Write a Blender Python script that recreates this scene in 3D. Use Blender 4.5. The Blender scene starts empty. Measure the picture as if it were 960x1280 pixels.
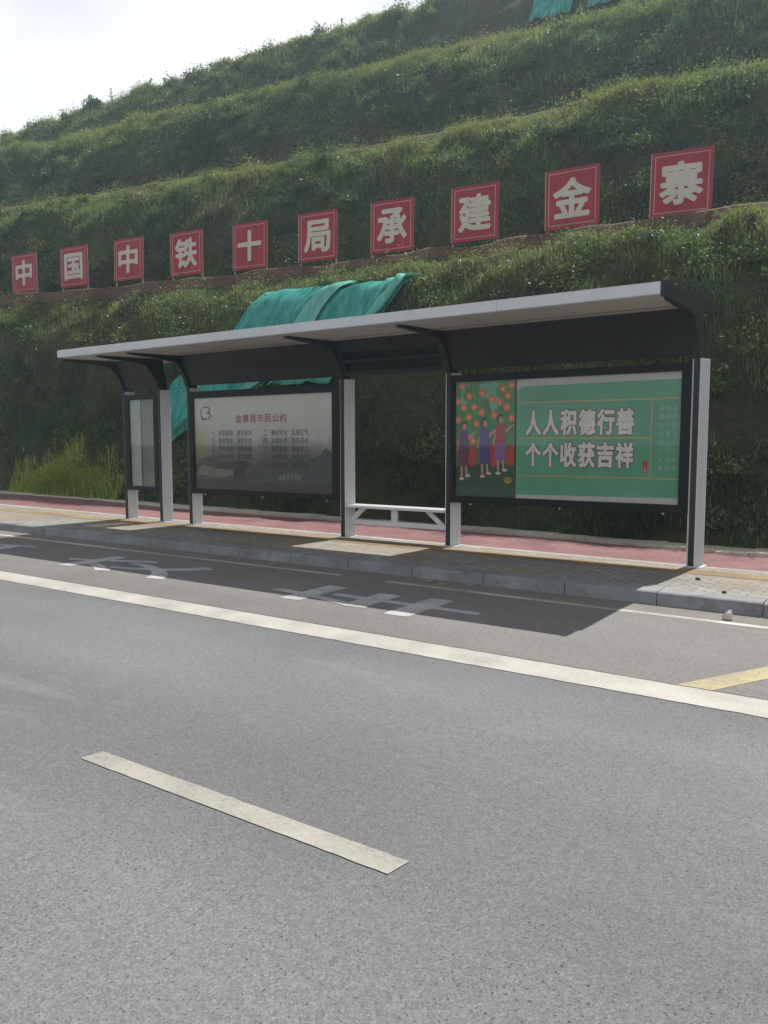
import bpy, bmesh, math, random
import numpy as np
from mathutils import Matrix, Vector
R = math.radians
rng = np.random.default_rng(7)
random.seed(7)
S = bpy.context.scene
C = S.collection

# ------------------------------------------------------------------ camera, sky, sun, exposure
CAM_H, YAW, PITCH, ROLL, FPX = 1.65, R(34.69), R(5.12), R(-.09), 980.0
cd = bpy.data.cameras.new('camera')
cam = bpy.data.objects.new('camera', cd); C.objects.link(cam); S.camera = cam
fwd = Vector((-math.sin(YAW)*math.cos(PITCH), math.cos(YAW)*math.cos(PITCH), -math.sin(PITCH)))
rt = Vector((math.cos(YAW), math.sin(YAW), 0)); up = rt.cross(fwd)
r2 = math.cos(ROLL)*rt + math.sin(ROLL)*up; u2 = -math.sin(ROLL)*rt + math.cos(ROLL)*up
m = Matrix((r2, u2, -fwd)).transposed().to_4x4(); m.translation = (0, 0, CAM_H)
cam.matrix_world = m
cd.sensor_fit = 'VERTICAL'; cd.sensor_height = 36; cd.lens = FPX/1280*36
cd.clip_start = .05; cd.clip_end = 3000

SUN_EL, SUN_AZ = R(57.0), R(4.0)
W = bpy.data.worlds.new('World'); S.world = W; W.use_nodes = True
nt = W.node_tree; nt.nodes.clear()
out = nt.nodes.new('ShaderNodeOutputWorld'); bg = nt.nodes.new('ShaderNodeBackground')
sky = nt.nodes.new('ShaderNodeTexSky'); sky.sky_type = 'NISHITA'; sky.sun_disc = False
sky.sun_elevation = SUN_EL; sky.sun_rotation = SUN_AZ; sky.dust_density = 2.5; sky.air_density = 1.0
# thin bright summer cloud over most of the sky, real brightness in the sky itself
tc = nt.nodes.new('ShaderNodeTexCoord'); nz = nt.nodes.new('ShaderNodeTexNoise')
nz.inputs['Scale'].default_value = 3.0; nz.inputs['Detail'].default_value = 6; nz.inputs['Roughness'].default_value = .55
cr = nt.nodes.new('ShaderNodeValToRGB'); cr.color_ramp.elements[0].position = .30; cr.color_ramp.elements[1].position = .52; cr.color_ramp.elements[0].color = (0, 0, 0, 1)
mx = nt.nodes.new('ShaderNodeMixRGB'); mx.inputs['Color2'].default_value = (26, 26.4, 26.8, 1)
nt.links.new(tc.outputs['Generated'], nz.inputs['Vector']); nt.links.new(nz.outputs['Fac'], cr.inputs['Fac'])
sep = nt.nodes.new('ShaderNodeSeparateXYZ'); nt.links.new(tc.outputs['Generated'], sep.inputs[0])
low = nt.nodes.new('ShaderNodeMapRange'); low.inputs['From Min'].default_value = .72; low.inputs['From Max'].default_value = .40; low.inputs['To Max'].default_value = .70
nt.links.new(sep.outputs['Z'], low.inputs['Value'])
mxf = nt.nodes.new('ShaderNodeMath'); mxf.operation = 'ADD'; mxf.use_clamp = True
cs = nt.nodes.new('ShaderNodeMath'); cs.operation = 'MULTIPLY'; cs.inputs[1].default_value = .30
nt.links.new(cr.outputs['Color'], cs.inputs[0]); nt.links.new(cs.outputs[0], mxf.inputs[0]); nt.links.new(low.outputs['Result'], mxf.inputs[1])
nt.links.new(mxf.outputs[0], mx.inputs['Fac']); nt.links.new(sky.outputs['Color'], mx.inputs['Color1'])
nt.links.new(mx.outputs['Color'], bg.inputs['Color']); bg.inputs['Strength'].default_value = .033
nt.links.new(bg.outputs['Background'], out.inputs['Surface'])

sd = bpy.data.lights.new('sun', 'SUN'); sd.energy = 5.0; sd.angle = R(.53); sd.color = (1, .965, .91)
so = bpy.data.objects.new('sun', sd); C.objects.link(so)
so.rotation_euler = Vector((-math.sin(SUN_AZ)*math.cos(SUN_EL), -math.cos(SUN_AZ)*math.cos(SUN_EL), -math.sin(SUN_EL))).to_track_quat('-Z', 'Y').to_euler()
S.view_settings.view_transform = 'Standard'; S.view_settings.look = 'None'
S.view_settings.gamma = 1; S.view_settings.exposure = .41; S.view_settings.use_curve_mapping = False

# ------------------------------------------------------------------ helpers
def tag(o, label=None, cat=None, group=None, kind=None):
    if label: o['label'] = label
    if cat: o['category'] = cat
    if group: o['group'] = group
    if kind: o['kind'] = kind
    return o
def link(name, me, mat=None, parent=None):
    o = bpy.data.objects.new(name, me); C.objects.link(o)
    if mat is not None:
        me.materials.clear(); me.materials.append(mat)
    if parent: o.parent = parent
    return o
def empty(name, loc=(0, 0, 0), rz=0, rx=0, ry=0):
    o = bpy.data.objects.new(name, None); C.objects.link(o)
    o.location = loc; o.rotation_euler = (rx, ry, rz); o.empty_display_size = .2
    return o
class MB:
    def __init__(s): s.v = []; s.f = []
    def add(s, v, f):
        b = len(s.v); s.v += [tuple(p) for p in v]; s.f += [tuple(i+b for i in q) for q in f]; return s
    def box(s, x0, x1, y0, y1, z0, z1):
        return s.add([(x0,y0,z0),(x1,y0,z0),(x1,y1,z0),(x0,y1,z0),(x0,y0,z1),(x1,y0,z1),(x1,y1,z1),(x0,y1,z1)],
            [(0,3,2,1),(4,5,6,7),(0,1,5,4),(1,2,6,5),(2,3,7,6),(3,0,4,7)])
    def prism(s, prof, x0, x1):      # closed profile in (y, z), counter-clockwise seen from -x; swept along x
        n = len(prof)
        v = [(x0,)+tuple(p) for p in prof]+[(x1,)+tuple(p) for p in prof]
        f = [tuple(range(n)), tuple(range(2*n-1, n-1, -1))]
        f += [(i, i+n, (i+1) % n+n, (i+1) % n) for i in range(n)]
        return s.add(v, f)
    def plate(s, prof, y0, y1):      # closed outline in (x, z), thickness along y
        n = len(prof)
        v = [(p[0], y0, p[1]) for p in prof]+[(p[0], y1, p[1]) for p in prof]
        f = [tuple(range(n)), tuple(range(2*n-1, n-1, -1))]
        f += [(i, (i+1) % n, (i+1) % n+n, i+n)[::-1] for i in range(n)]
        return s.add(v, f)
    def tube(s, a, b, r0, r1=None, n=8):
        r1 = r0 if r1 is None else r1
        a = Vector(a); b = Vector(b); d = (b-a).normalized(); x = d.orthogonal().normalized(); y = d.cross(x)
        v = [a+(x*math.cos(t)+y*math.sin(t))*r0 for t in [2*math.pi*i/n for i in range(n)]]
        v += [b+(x*math.cos(t)+y*math.sin(t))*r1 for t in [2*math.pi*i/n for i in range(n)]]
        f = [(i, (i+1) % n, (i+1) % n+n, i+n) for i in range(n)]+[tuple(range(n-1, -1, -1)), tuple(range(n, 2*n))]
        return s.add(v, f)
    def build(s, name, mat, parent=None, bevel=0):
        me = bpy.data.meshes.new(name); me.from_pydata(s.v, [], s.f)
        bm = bmesh.new(); bm.from_mesh(me); bmesh.ops.recalc_face_normals(bm, faces=bm.faces); bm.to_mesh(me); bm.free()
        o = link(name, me, mat, parent)
        if bevel:
            b = o.modifiers.new('bevel', 'BEVEL'); b.width = bevel; b.segments = 2; b.limit_method = 'ANGLE'
        return o
def sheet(name, pts_near, pts_far, z, mat, nsub=1):
    """flat strip between two polylines of the same length"""
    v = []; f = []
    n = len(pts_near)
    for a, b in zip(pts_near, pts_far): v += [(a[0], a[1], z), (b[0], b[1], z)]
    for i in range(n-1): f.append((2*i, 2*i+2, 2*i+3, 2*i+1))
    me = bpy.data.meshes.new(name); me.from_pydata(v, [], f)
    return link(name, me, mat)

def hsh(ix, iy, s):
    n = (ix.astype(np.int64)*374761393+iy.astype(np.int64)*668265263+s*982451653) & 0x7fffffff
    n = ((n ^ (n >> 13))*1274126177) & 0x7fffffff
    return ((n ^ (n >> 16)) & 0xffff)/65535.0
def noise2(x, y, s=0):
    x = np.asarray(x, float); y = np.asarray(y, float)
    ix = np.floor(x); iy = np.floor(y); fx = x-ix; fy = y-iy
    fx = fx*fx*(3-2*fx); fy = fy*fy*(3-2*fy)
    a = hsh(ix, iy, s); b = hsh(ix+1, iy, s); c = hsh(ix, iy+1, s); d = hsh(ix+1, iy+1, s)
    return (a*(1-fx)+b*fx)*(1-fy)+(c*(1-fx)+d*fx)*fy
def fbm(x, y, s=0, o=3):
    t = 0; a = .5; tot = 0
    for k in range(o):
        t = t+a*noise2(x*2**k, y*2**k, s+k*17); tot += a; a *= .5
    return t/tot

# ------------------------------------------------------------------ materials
def newmat(name):
    M = bpy.data.materials.new(name); M.use_nodes = True
    n = M.node_tree; b = n.nodes['Principled BSDF']
    return M, n, b
def mat(name, col, rough=.6, metal=0, var=.12, scale=6, bump=0, bscale=80, spec=.5, col2=None, detail=5, stretch=None):
    M, n, b = newmat(name)
    b.inputs['Roughness'].default_value = rough; b.inputs['Metallic'].default_value = metal
    b.inputs['Specular IOR Level'].default_value = spec
    t = n.nodes.new('ShaderNodeTexCoord'); src = t.outputs['Object']
    if stretch:
        mp = n.nodes.new('ShaderNodeMapping'); mp.inputs['Scale'].default_value = stretch
        n.links.new(src, mp.inputs['Vector']); src = mp.outputs['Vector']
    z = n.nodes.new('ShaderNodeTexNoise'); z.inputs['Scale'].default_value = scale; z.inputs['Detail'].default_value = detail
    z.inputs['Roughness'].default_value = .65
    n.links.new(src, z.inputs['Vector'])
    r = n.nodes.new('ShaderNodeValToRGB'); r.color_ramp.elements[0].position = .3; r.color_ramp.elements[1].position = .7
    c2 = col2 or tuple(min(1, c*(1+var)) for c in col)
    c1 = tuple(c*(1-var) for c in col) if not col2 else col
    r.color_ramp.elements[0].color = (*c1, 1); r.color_ramp.elements[1].color = (*c2, 1)
    n.links.new(z.outputs['Fac'], r.inputs['Fac']); n.links.new(r.outputs['Color'], b.inputs['Base Color'])
    if bump:
        z2 = n.nodes.new('ShaderNodeTexNoise'); z2.inputs['Scale'].default_value = bscale; z2.inputs['Detail'].default_value = 4
        n.links.new(src, z2.inputs['Vector'])
        bp = n.nodes.new('ShaderNodeBump'); bp.inputs['Strength'].default_value = bump; bp.inputs['Distance'].default_value = .01
        n.links.new(z2.outputs['Fac'], bp.inputs['Height']); n.links.new(bp.outputs['Normal'], b.inputs['Normal'])
    return M
class NG:
    """tiny node-graph helper for the bigger materials"""
    def __init__(s, M): s.n = M.node_tree
    def tex(s, kind, scale, vec=None, **kw):
        t = s.n.nodes.new('ShaderNodeTex'+kind)
        t.inputs['Scale'].default_value = scale
        for k, v in kw.items():
            if k in t.inputs: t.inputs[k].default_value = v
            else: setattr(t, k, v)
        if vec: s.n.links.new(vec, t.inputs['Vector'])
        return t
    def ramp(s, fac, stops):
        r = s.n.nodes.new('ShaderNodeValToRGB'); e = r.color_ramp.elements
        while len(e) < len(stops): e.new(.5)
        for k, (p, c) in enumerate(stops):
            e[k].position = p; e[k].color = (*c, 1) if not isinstance(c, (int, float)) else (c, c, c, 1)
        s.n.links.new(fac, r.inputs['Fac']); return r.outputs['Color']
    def mix(s, a, b, fac, mode='MIX'):
        x = s.n.nodes.new('ShaderNodeMixRGB'); x.blend_type = mode
        for sock, v in ((x.inputs['Color1'], a), (x.inputs['Color2'], b), (x.inputs['Fac'], fac)):
            if isinstance(v, (int, float)): sock.default_value = v if sock.name == 'Fac' or sock.identifier == 'Fac' else (v, v, v, 1)
            elif isinstance(v, tuple): sock.default_value = (*v, 1)
            else: s.n.links.new(v, sock)
        return x.outputs['Color']
    def coord(s, scale=None, rot=None):
        t = s.n.nodes.new('ShaderNodeTexCoord'); o = t.outputs['Object']
        if scale or rot:
            mp = s.n.nodes.new('ShaderNodeMapping')
            if scale: mp.inputs['Scale'].default_value = scale
            if rot: mp.inputs['Rotation'].default_value = rot
            s.n.links.new(o, mp.inputs['Vector']); o = mp.outputs['Vector']
        return o
    def bump(s, h, bsdf, strength=.5, dist=.01):
        b = s.n.nodes.new('ShaderNodeBump'); b.inputs['Strength'].default_value = strength; b.inputs['Distance'].default_value = dist
        s.n.links.new(h, b.inputs['Height']); s.n.links.new(b.outputs['Normal'], bsdf.inputs['Normal'])

def asphalt_mat(name='asphalt', tint=(1, 1, 1)):
    M, n, b = newmat(name); g = NG(M); co = g.coord()
    chips = g.tex('Voronoi', 150, co)                      # aggregate
    pit = g.tex('Noise', 68, co, Detail=3, Roughness=.55); where = g.tex('Noise', 1.7, co, Detail=5, Roughness=.65)
    grit = g.tex('Noise', 130, co, Detail=4, Roughness=.7); mid = g.tex('Noise', 22, co, Detail=4, Roughness=.6)
    big = g.tex('Noise', .45, co, Detail=4, Roughness=.6)
    lanes = g.tex('Noise', 1.0, g.coord((.10, 1.1, 1)), Detail=3)
    c = g.ramp(chips.outputs['Color'], [(.10, (.108, .109, .112)), (.55, (.142, .143, .146)), (.92, (.19, .191, .193))])
    c = g.mix(c, g.ramp(grit.outputs['Fac'], [(.32, .62), (.46, .98), (.66, 1.12)]), .8, 'MULTIPLY')
    c = g.mix(c, g.ramp(mid.outputs['Fac'], [(.3, .90), (.7, 1.08)]), 1, 'MULTIPLY')
    holes = g.ramp(pit.outputs['Fac'], [(.33, 1.), (.40, 0.)])
    holes = g.mix(holes, g.ramp(where.outputs['Fac'], [(.34, .35), (.60, 1.)]), 1, 'MULTIPLY')
    c = g.mix(c, (.035, .035, .035), holes)
    c = g.mix(c, g.ramp(big.outputs['Fac'], [(.3, .86), (.7, 1.10)]), 1, 'MULTIPLY')
    c = g.mix(c, g.ramp(lanes.outputs['Fac'], [(.3, .92), (.7, 1.06)]), 1, 'MULTIPLY')
    dust = g.tex('Noise', .8, g.coord((.35, 1.6, 1), (0, 0, .05)), Detail=6, Roughness=.7)
    c = g.mix(c, (.27, .262, .245), g.ramp(dust.outputs['Fac'], [(.57, 0.), (.78, .60)]))
    c = g.mix(c, tint, 1, 'MULTIPLY')
    sx = n.nodes.new('ShaderNodeSeparateXYZ'); n.links.new(co, sx.inputs[0])
    mr = n.nodes.new('ShaderNodeMapRange'); mr.inputs['From Min'].default_value = 7.25; mr.inputs['From Max'].default_value = 7.95; n.links.new(sx.outputs['Y'], mr.inputs['Value'])
    dn = g.tex('Noise', 3.5, g.coord((.5, 1.5, 1)), Detail=7, Roughness=.7)
    c = g.mix(c, (.20, .175, .14), g.mix(g.ramp(mr.outputs['Result'], [(0, 0.), (1, .85)]), g.ramp(dn.outputs['Fac'], [(.36, 0.), (.58, 1.)]), 1, 'MULTIPLY'))
    wv = g.tex('Wave', .115, g.coord(), wave_type='BANDS', bands_direction='Y', Distortion=1.2, Detail=2)
    wv.inputs['Detail Scale'].default_value = .6
    c = g.mix(c, g.ramp(wv.outputs['Fac'], [(.2, .93), (.8, 1.06)]), 1, 'MULTIPLY')
    n.links.new(c, b.inputs['Base Color']); b.inputs['Roughness'].default_value = .8
    b.inputs['Specular IOR Level'].default_value = .35
    g.bump(g.mix(grit.outputs['Fac'], g.mix(1.0, holes, 1, 'SUBTRACT'), .5), b, .4, .008)
    return M
def paint_mat(name, col, wear=.35):
    M, n, b = newmat(name); g = NG(M); co = g.coord()
    w = g.tex('Noise', 42, co, Detail=7, Roughness=.75); w2 = g.tex('Noise', 2.2, co, Detail=4)
    mixf = g.mix(w.outputs['Fac'], w2.outputs['Fac'], .35)
    worn = g.ramp(mixf, [(.33, 1.), (.45, wear), (.56, 0.)])
    dirt = g.ramp(w2.outputs['Fac'], [(.3, tuple(k*.82 for k in col)), (.7, col)])
    c = g.mix(dirt, (.16, .155, .145), worn)
    n.links.new(c, b.inputs['Base Color']); b.inputs['Roughness'].default_value = .7
    g.bump(w.outputs['Fac'], b, .3, .006)
    return M
def paver_mat():
    M, n, b = newmat('sidewalk_pavers'); g = NG(M); co = g.coord()
    br = g.tex('Brick', 1.0, co); br.offset = .5
    br.inputs['Brick Width'].default_value = .2; br.inputs['Row Height'].default_value = .1
    br.inputs['Mortar Size'].default_value = .006; br.inputs['Color1'].default_value = (.24, .235, .22, 1)
    br.inputs['Color2'].default_value = (.30, .29, .265, 1); br.inputs['Mortar'].default_value = (.10, .095, .085, 1)
    st = g.tex('Noise', .55, co, Detail=5, Roughness=.62); st2 = g.tex('Noise', 9, co, Detail=5, Roughness=.7)
    c = g.mix(br.outputs['Color'], (.27, .205, .13), g.ramp(st.outputs['Fac'], [(.44, 0.), (.60, .75)]))
    c = g.mix(c, g.ramp(st2.outputs['Fac'], [(.3, .55), (.7, 1.15)]), .9, 'MULTIPLY')
    dk = g.tex('Noise', 1.1, g.coord((.6, 1.4, 1)), Detail=6, Roughness=.7)
    c = g.mix(c, (.10, .088, .07), g.ramp(dk.outputs['Fac'], [(.50, 0.), (.72, .65)]))
    n.links.new(c, b.inputs['Base Color']); b.inputs['Roughness'].default_value = .85
    g.bump(br.outputs['Fac'], b, -.4, .004)
    return M
def grain_mat(name, stops, scale=40, big=1.2, bump=.5):
    M, n, b = newmat(name); g = NG(M); co = g.coord()
    v = g.tex('Noise', scale, co, Detail=6, Roughness=.75); w = g.tex('Noise', big, co, Detail=5, Roughness=.6)
    c = g.ramp(v.outputs['Fac'], stops)
    c = g.mix(c, g.ramp(w.outputs['Fac'], [(.3, .72), (.7, 1.2)]), .9, 'MULTIPLY')
    n.links.new(c, b.inputs['Base Color']); b.inputs['Roughness'].default_value = .9
    b.inputs['Specular IOR Level'].default_value = .2
    fl = g.tex('Noise', 14, co, Detail=6, Roughness=.75)
    c = g.mix(c, tuple(k*.45 for k in stops[0][1]), g.ramp(fl.outputs['Fac'], [(.60, 0.), (.72, .6)])); n.links.new(c, b.inputs['Base Color'])
    g.bump(v.outputs['Fac'], b, bump, .012)
    return M
def kerb_mat():
    M, n, b = newmat('granite_kerb'); g = NG(M); co = g.coord()
    v = g.tex('Noise', 120, co, Detail=3, Roughness=.8); w = g.tex('Noise', 1.4, co, Detail=5)
    c = g.ramp(v.outputs['Fac'], [(.35, (.15, .155, .165)), (.65, (.27, .275, .285))])
    c = g.mix(c, g.ramp(w.outputs['Fac'], [(.35, .70), (.65, 1.1)]), .9, 'MULTIPLY')
    st = g.tex('Noise', 5.5, g.coord((.7, 1, 1)), Detail=7, Roughness=.72)
    c = g.mix(c, (.11, .095, .075), g.ramp(st.outputs['Fac'], [(.50, 0.), (.68, .75)]))
    n.links.new(c, b.inputs['Base Color']); b.inputs['Roughness'].default_value = .75
    g.bump(st.outputs['Fac'], b, .5, .012)
    return M
def foliage_mat(name, translucency=.45):
    M = bpy.data.materials.new(name); M.use_nodes = True; n = M.node_tree; n.nodes.clear()
    o = n.nodes.new('ShaderNodeOutputMaterial'); a = n.nodes.new('ShaderNodeAttribute'); a.attribute_name = 'Col'
    d = n.nodes.new('ShaderNodeBsdfDiffuse'); t = n.nodes.new('ShaderNodeBsdfTranslucent'); mx = n.nodes.new('ShaderNodeMixShader')
    gl = n.nodes.new('ShaderNodeBsdfGlossy'); gl.inputs['Roughness'].default_value = .45; m2 = n.nodes.new('ShaderNodeMixShader')
    mc = n.nodes.new('ShaderNodeMixRGB'); mc.blend_type = 'MULTIPLY'; mc.inputs['Fac'].default_value = 1; mc.inputs['Color2'].default_value = (1.15, 1.15, .72, 1)
    n.links.new(a.outputs['Color'], d.inputs['Color']); n.links.new(a.outputs['Color'], mc.inputs['Color1'])
    n.links.new(mc.outputs['Color'], t.inputs['Color']); mx.inputs['Fac'].default_value = translucency
    n.links.new(d.outputs[0], mx.inputs[1]); n.links.new(t.outputs[0], mx.inputs[2])
    m2.inputs['Fac'].default_value = .04
    n.links.new(mx.outputs[0], m2.inputs[1]); n.links.new(gl.outputs[0], m2.inputs[2])
    n.links.new(m2.outputs[0], o.inputs['Surface'])
    return M
def soil_mat():
    M, n, b = newmat('hill_soil'); g = NG(M); co = g.coord()
    v = g.tex('Noise', 7, co, Detail=8, Roughness=.75); w = g.tex('Noise', .35, co, Detail=5, Roughness=.6)
    c = g.ramp(v.outputs['Fac'], [(.3, (.026, .028, .015)), (.5, (.055, .056, .030)), (.7, (.095, .082, .050))])
    c = g.mix(c, (.060, .088, .032), g.ramp(w.outputs['Fac'], [(.40, 0.), (.6, .7)]))
    n.links.new(c, b.inputs['Base Color']); b.inputs['Roughness'].default_value = 1; b.inputs['Specular IOR Level'].default_value = .1
    g.bump(v.outputs['Fac'], b, 1, .08)
    return M
def glass_mat(name, tint=(.9, .95, .93), refl=.10, rough=.02):
    M = bpy.data.materials.new(name); M.use_nodes = True; n = M.node_tree; n.nodes.clear()
    o = n.nodes.new('ShaderNodeOutputMaterial'); tr = n.nodes.new('ShaderNodeBsdfTransparent'); gl = n.nodes.new('ShaderNodeBsdfGlossy')
    tr.inputs['Color'].default_value = (*tint, 1); gl.inputs['Roughness'].default_value = rough
    fw = n.nodes.new('ShaderNodeLayerWeight'); fr = n.nodes.new('ShaderNodeMapRange'); fr.inputs['From Min'].default_value = .25; fr.inputs['From Max'].default_value = 1; fr.inputs['To Min'].default_value = .025; fr.inputs['To Max'].default_value = .22; n.links.new(fw.outputs['Facing'], fr.inputs['Value'])
    mx = n.nodes.new('ShaderNodeMixShader'); n.links.new(fr.outputs[0], mx.inputs['Fac'])
    n.links.new(tr.outputs[0], mx.inputs[1]); n.links.new(gl.outputs[0], mx.inputs[2]); n.links.new(mx.outputs[0], o.inputs['Surface'])
    return M

ASPH = asphalt_mat('asphalt', (.97, .98, .995)); LINE = paint_mat('lane_paint', (.40, .385, .345), .25); LINE2 = paint_mat('dash_paint', (.35, .33, .29), .3)
THIN = paint_mat('edge_paint', (.48, .47, .45), .6); YEL = paint_mat('yellow_paint', (.46, .37, .16), .6)
CHARP = paint_mat('lettering_paint', (.46, .46, .455), .4)
PAVE = paver_mat(); KERB = kerb_mat()
RED = grain_mat('red_path', [(.3, (.11, .052, .053)), (.5, (.215, .112, .112)), (.72, (.34, .215, .21))], 45, 1.6)
TACT = grain_mat('tactile_strip', [(.3, (.15, .105, .06)), (.5, (.26, .185, .10)), (.7, (.34, .28, .19))], 30, 1.3)
EDGE = grain_mat('edging_stone', [(.3, (.34, .30, .23)), (.6, (.58, .54, .44))], 25, 1.6)
WSTR = grain_mat('white_border', [(.3, (.24, .225, .20)), (.6, (.44, .42, .385))], 30, 1.4)
SOIL = soil_mat(); CLAY = grain_mat('red_clay', [(.3, (.060, .034, .022)), (.55, (.105, .062, .040)), (.75, (.15, .098, .064))], 9, .8, 1)
GROUND = grain_mat('ground_soil', [(.3, (.05, .05, .03)), (.6, (.10, .09, .05))], 4, .3)
DARK = mat('dark_grey_paint', (.019, .0205, .0225), .5, .0, .30, 3, .05, 60, .35, stretch=(1.6, 1, .35))
BLACK = mat('black_frame_paint', (.005, .005, .0055), .45, 0, .2, 8, spec=.25)
SILV = mat('silver_post_paint', (.56, .56, .57), .42, .1, .06, 14, .03, 90, stretch=(1, 1, .08))
SILVG = mat('groove_shadow_paint', (.30, .30, .31), .5, .2, .05, 9)
SILVR = mat('silver_fascia_paint', (.50, .51, .53), .38, .3, .06, 3)
SOFF = mat('pale_soffit_panel', (.50, .47, .43), .55, 0, .05, 2.5)
BENCH = mat('bench_white_paint', (.55, .55, .56), .4, .1, .06, 9)
GLASS = glass_mat('panel_glass', (.95, .95, .94)); GREYGL = glass_mat('grey_pane', (.86, .89, .87))

# ------------------------------------------------------------------ ground, road, sidewalk
def xs(*a): return list(a)
gm = bpy.data.meshes.new('ground'); gm.from_pydata([(-420,-300,-.06),(300,-300,-.06),(300,300,-.06),(-420,300,-.06)], [], [(0,1,2,3)])
tag(link('ground', gm, GROUND), kind='structure')
tag(sheet('road', [(-160,-6.2),(60,-6.2)], [(-160,8.0),(60,8.0)], 0, ASPH), kind='structure')
BAYM = asphalt_mat('bay_asphalt', (1.14, 1.09, 1.02))
tag(sheet('bus_bay', [(-160,5.42),(60,5.42)], [(-160,7.99),(60,7.99)], .002, BAYM), kind='structure')
# kerb: granite stones with joints and a worn chamfered arris, built as one run
kb = MB(); x = -60.0; k = 0
while x < 25:
    L = .98
    dz = random.uniform(-.004, .004); dy = random.uniform(-.004, .004)
    kb.prism([(7.985+dy, -.02), (8.235, -.02), (8.235, .13+dz), (8.03+dy, .13+dz), (8.012+dy, .118+dz)], x, x+L-.008)
    x += L
tag(kb.build('kerb', KERB), kind='structure')
jb = MB().box(-60, 25, 8.035, 8.23, -.02, .10)
tag(jb.build('kerb_bedding', GROUND), kind='structure')
NX = [-60, -24, -18, -14, -9, -5, -2, 4, 30]
E0 = [8.237]*9                                               # back of kerb
E1 = [9.50, 9.50, 9.5, 9.45, 9.4, 9.38, 9.35, 9.35, 9.35]      # start of the tactile strip
E2 = [9.85, 9.85, 9.85, 9.8, 9.75, 9.70, 9.68, 9.66, 9.66]
E3 = [10.5, 10.42, 10.36, 10.25, 10.14, 10.02, 9.92, 9.90, 9.9]    # white border strip
E4 = [10.62, 10.54, 10.48, 10.37, 10.25, 10.12, 10.01, 9.99, 9.99]
E5 = [13.2, 12.86, 12.65, 12.10, 11.86, 11.62, 11.26, 11.15, 11.15]    # back edge of the red path
E6 = [13.9, 13.55, 13.35, 12.72, 12.50, 12.24, 11.95, 11.85, 11.85]
def strip(name, a, b, z, m): return tag(sheet(name, list(zip(NX, a)), list(zip(NX, b)), z, m), kind='structure')
strip('sidewalk', E0, E3, .128, PAVE)
strip('tactile_strip', E1, E2, .132, TACT)
strip('border_strip', E3, E4, .129, WSTR)
strip('red_path', E4, E5, .126, RED)
# rough stone edging behind the red path: uneven blocks
eb = MB(); x = -60.0
while x < 28:
    L = random.uniform(.32, .62)
    y0 = np.interp(x+L/2, NX, E5)+random.uniform(-.02, .02); y1 = np.interp(x+L/2, NX, E6)+random.uniform(-.15, .05)
    h = .165+random.uniform(-.012, .014)
    eb.add([(x,y0,.0),(x+L-.012,y0+random.uniform(-.02,.02),.0),(x+L-.012,y1,.0),(x,y1,.0),
            (x,y0+.012,h),(x+L-.012,y0+.012,h+random.uniform(-.01,.01)),(x+L-.012,y1,h-.01),(x,y1,h-.01)],
           [(0,3,2,1),(4,5,6,7),(0,1,5,4),(1,2,6,5),(2,3,7,6),(3,0,4,7)])
    x += L
tag(eb.build('path_edging', EDGE), kind='structure')

# painted markings, 4 mm steps above the asphalt
def quad(name, pts, z, m):
    me = bpy.data.meshes.new(name); me.from_pydata([(p[0], p[1], z) for p in pts], [], [tuple(range(len(pts)))])
    return tag(link(name, me, m), kind='structure')
def ragged(name, x0, x1, y0, y1, m, skew=0, j=.0028):
    n_ = max(2, int((x1-x0)/.06)); v = []; f = []
    for i in range(n_+1):
        x = x0+(x1-x0)*i/n_
        v += [(x, y0+random.gauss(0, j), .004), (x+skew, y1+random.gauss(0, j), .004)]
    for i in range(n_): f.append((2*i, 2*i+2, 2*i+3, 2*i+1))
    me = bpy.data.meshes.new(name); me.from_pydata(v, [], f)
    return tag(link(name, me, m), kind='structure')
ragged('lane_line', -60, 20, 5.045, 5.395, LINE)
for i in range(-8, 5):
    x0 = -3.57+i*5.9
    ragged('lane_dash', x0, x0+1.95, 2.36, 2.484, LINE2, .02, .0013)
quad('edge_line', [(-5.2,7.50),(25,7.44),(25,7.54),(-5.2,7.60)], .004, THIN)
quad('edge_line', [(-60,7.36),(-10.8,7.49),(-10.2,7.62),(-60,7.62)], .004, THIN)
quad('edge_line', [(-10.8,7.49),(-5.9,7.55),(-5.9,7.64),(-10.2,7.60)], .004, THIN)
quad('yellow_line', [(-1.33,5.41),(-1.10,5.41),(.05,7.6),(-.15,7.6)], .004, YEL)

# ------------------------------------------------------------------ lettering (built-in font turned into meshes)
_cache = {}
def glyphs(txt, bold=0.0, extrude=0.0):
    key = (txt, bold, extrude)
    if key not in _cache:
        cu = bpy.data.curves.new('lettering', 'FONT'); cu.body = txt; cu.size = 1; cu.offset = bold; cu.extrude = extrude
        cu.resolution_u = 3
        o = bpy.data.objects.new('lettering', cu); C.objects.link(o)
        bpy.context.view_layer.update(); dg = bpy.context.evaluated_depsgraph_get()
        me = bpy.data.meshes.new_from_object(o.evaluated_get(dg))
        v = np.array([tuple(p.co) for p in me.vertices]); f = [tuple(p.vertices) for p in me.polygons]
        bpy.data.objects.remove(o); bpy.data.meshes.remove(me); bpy.data.curves.remove(cu)
        lo = v.min(0); hi = v.max(0); v[:, :2] = (v[:, :2]-lo[:2])/(hi[:2]-lo[:2])
        _cache[key] = (v, f)
    return _cache[key]
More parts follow.
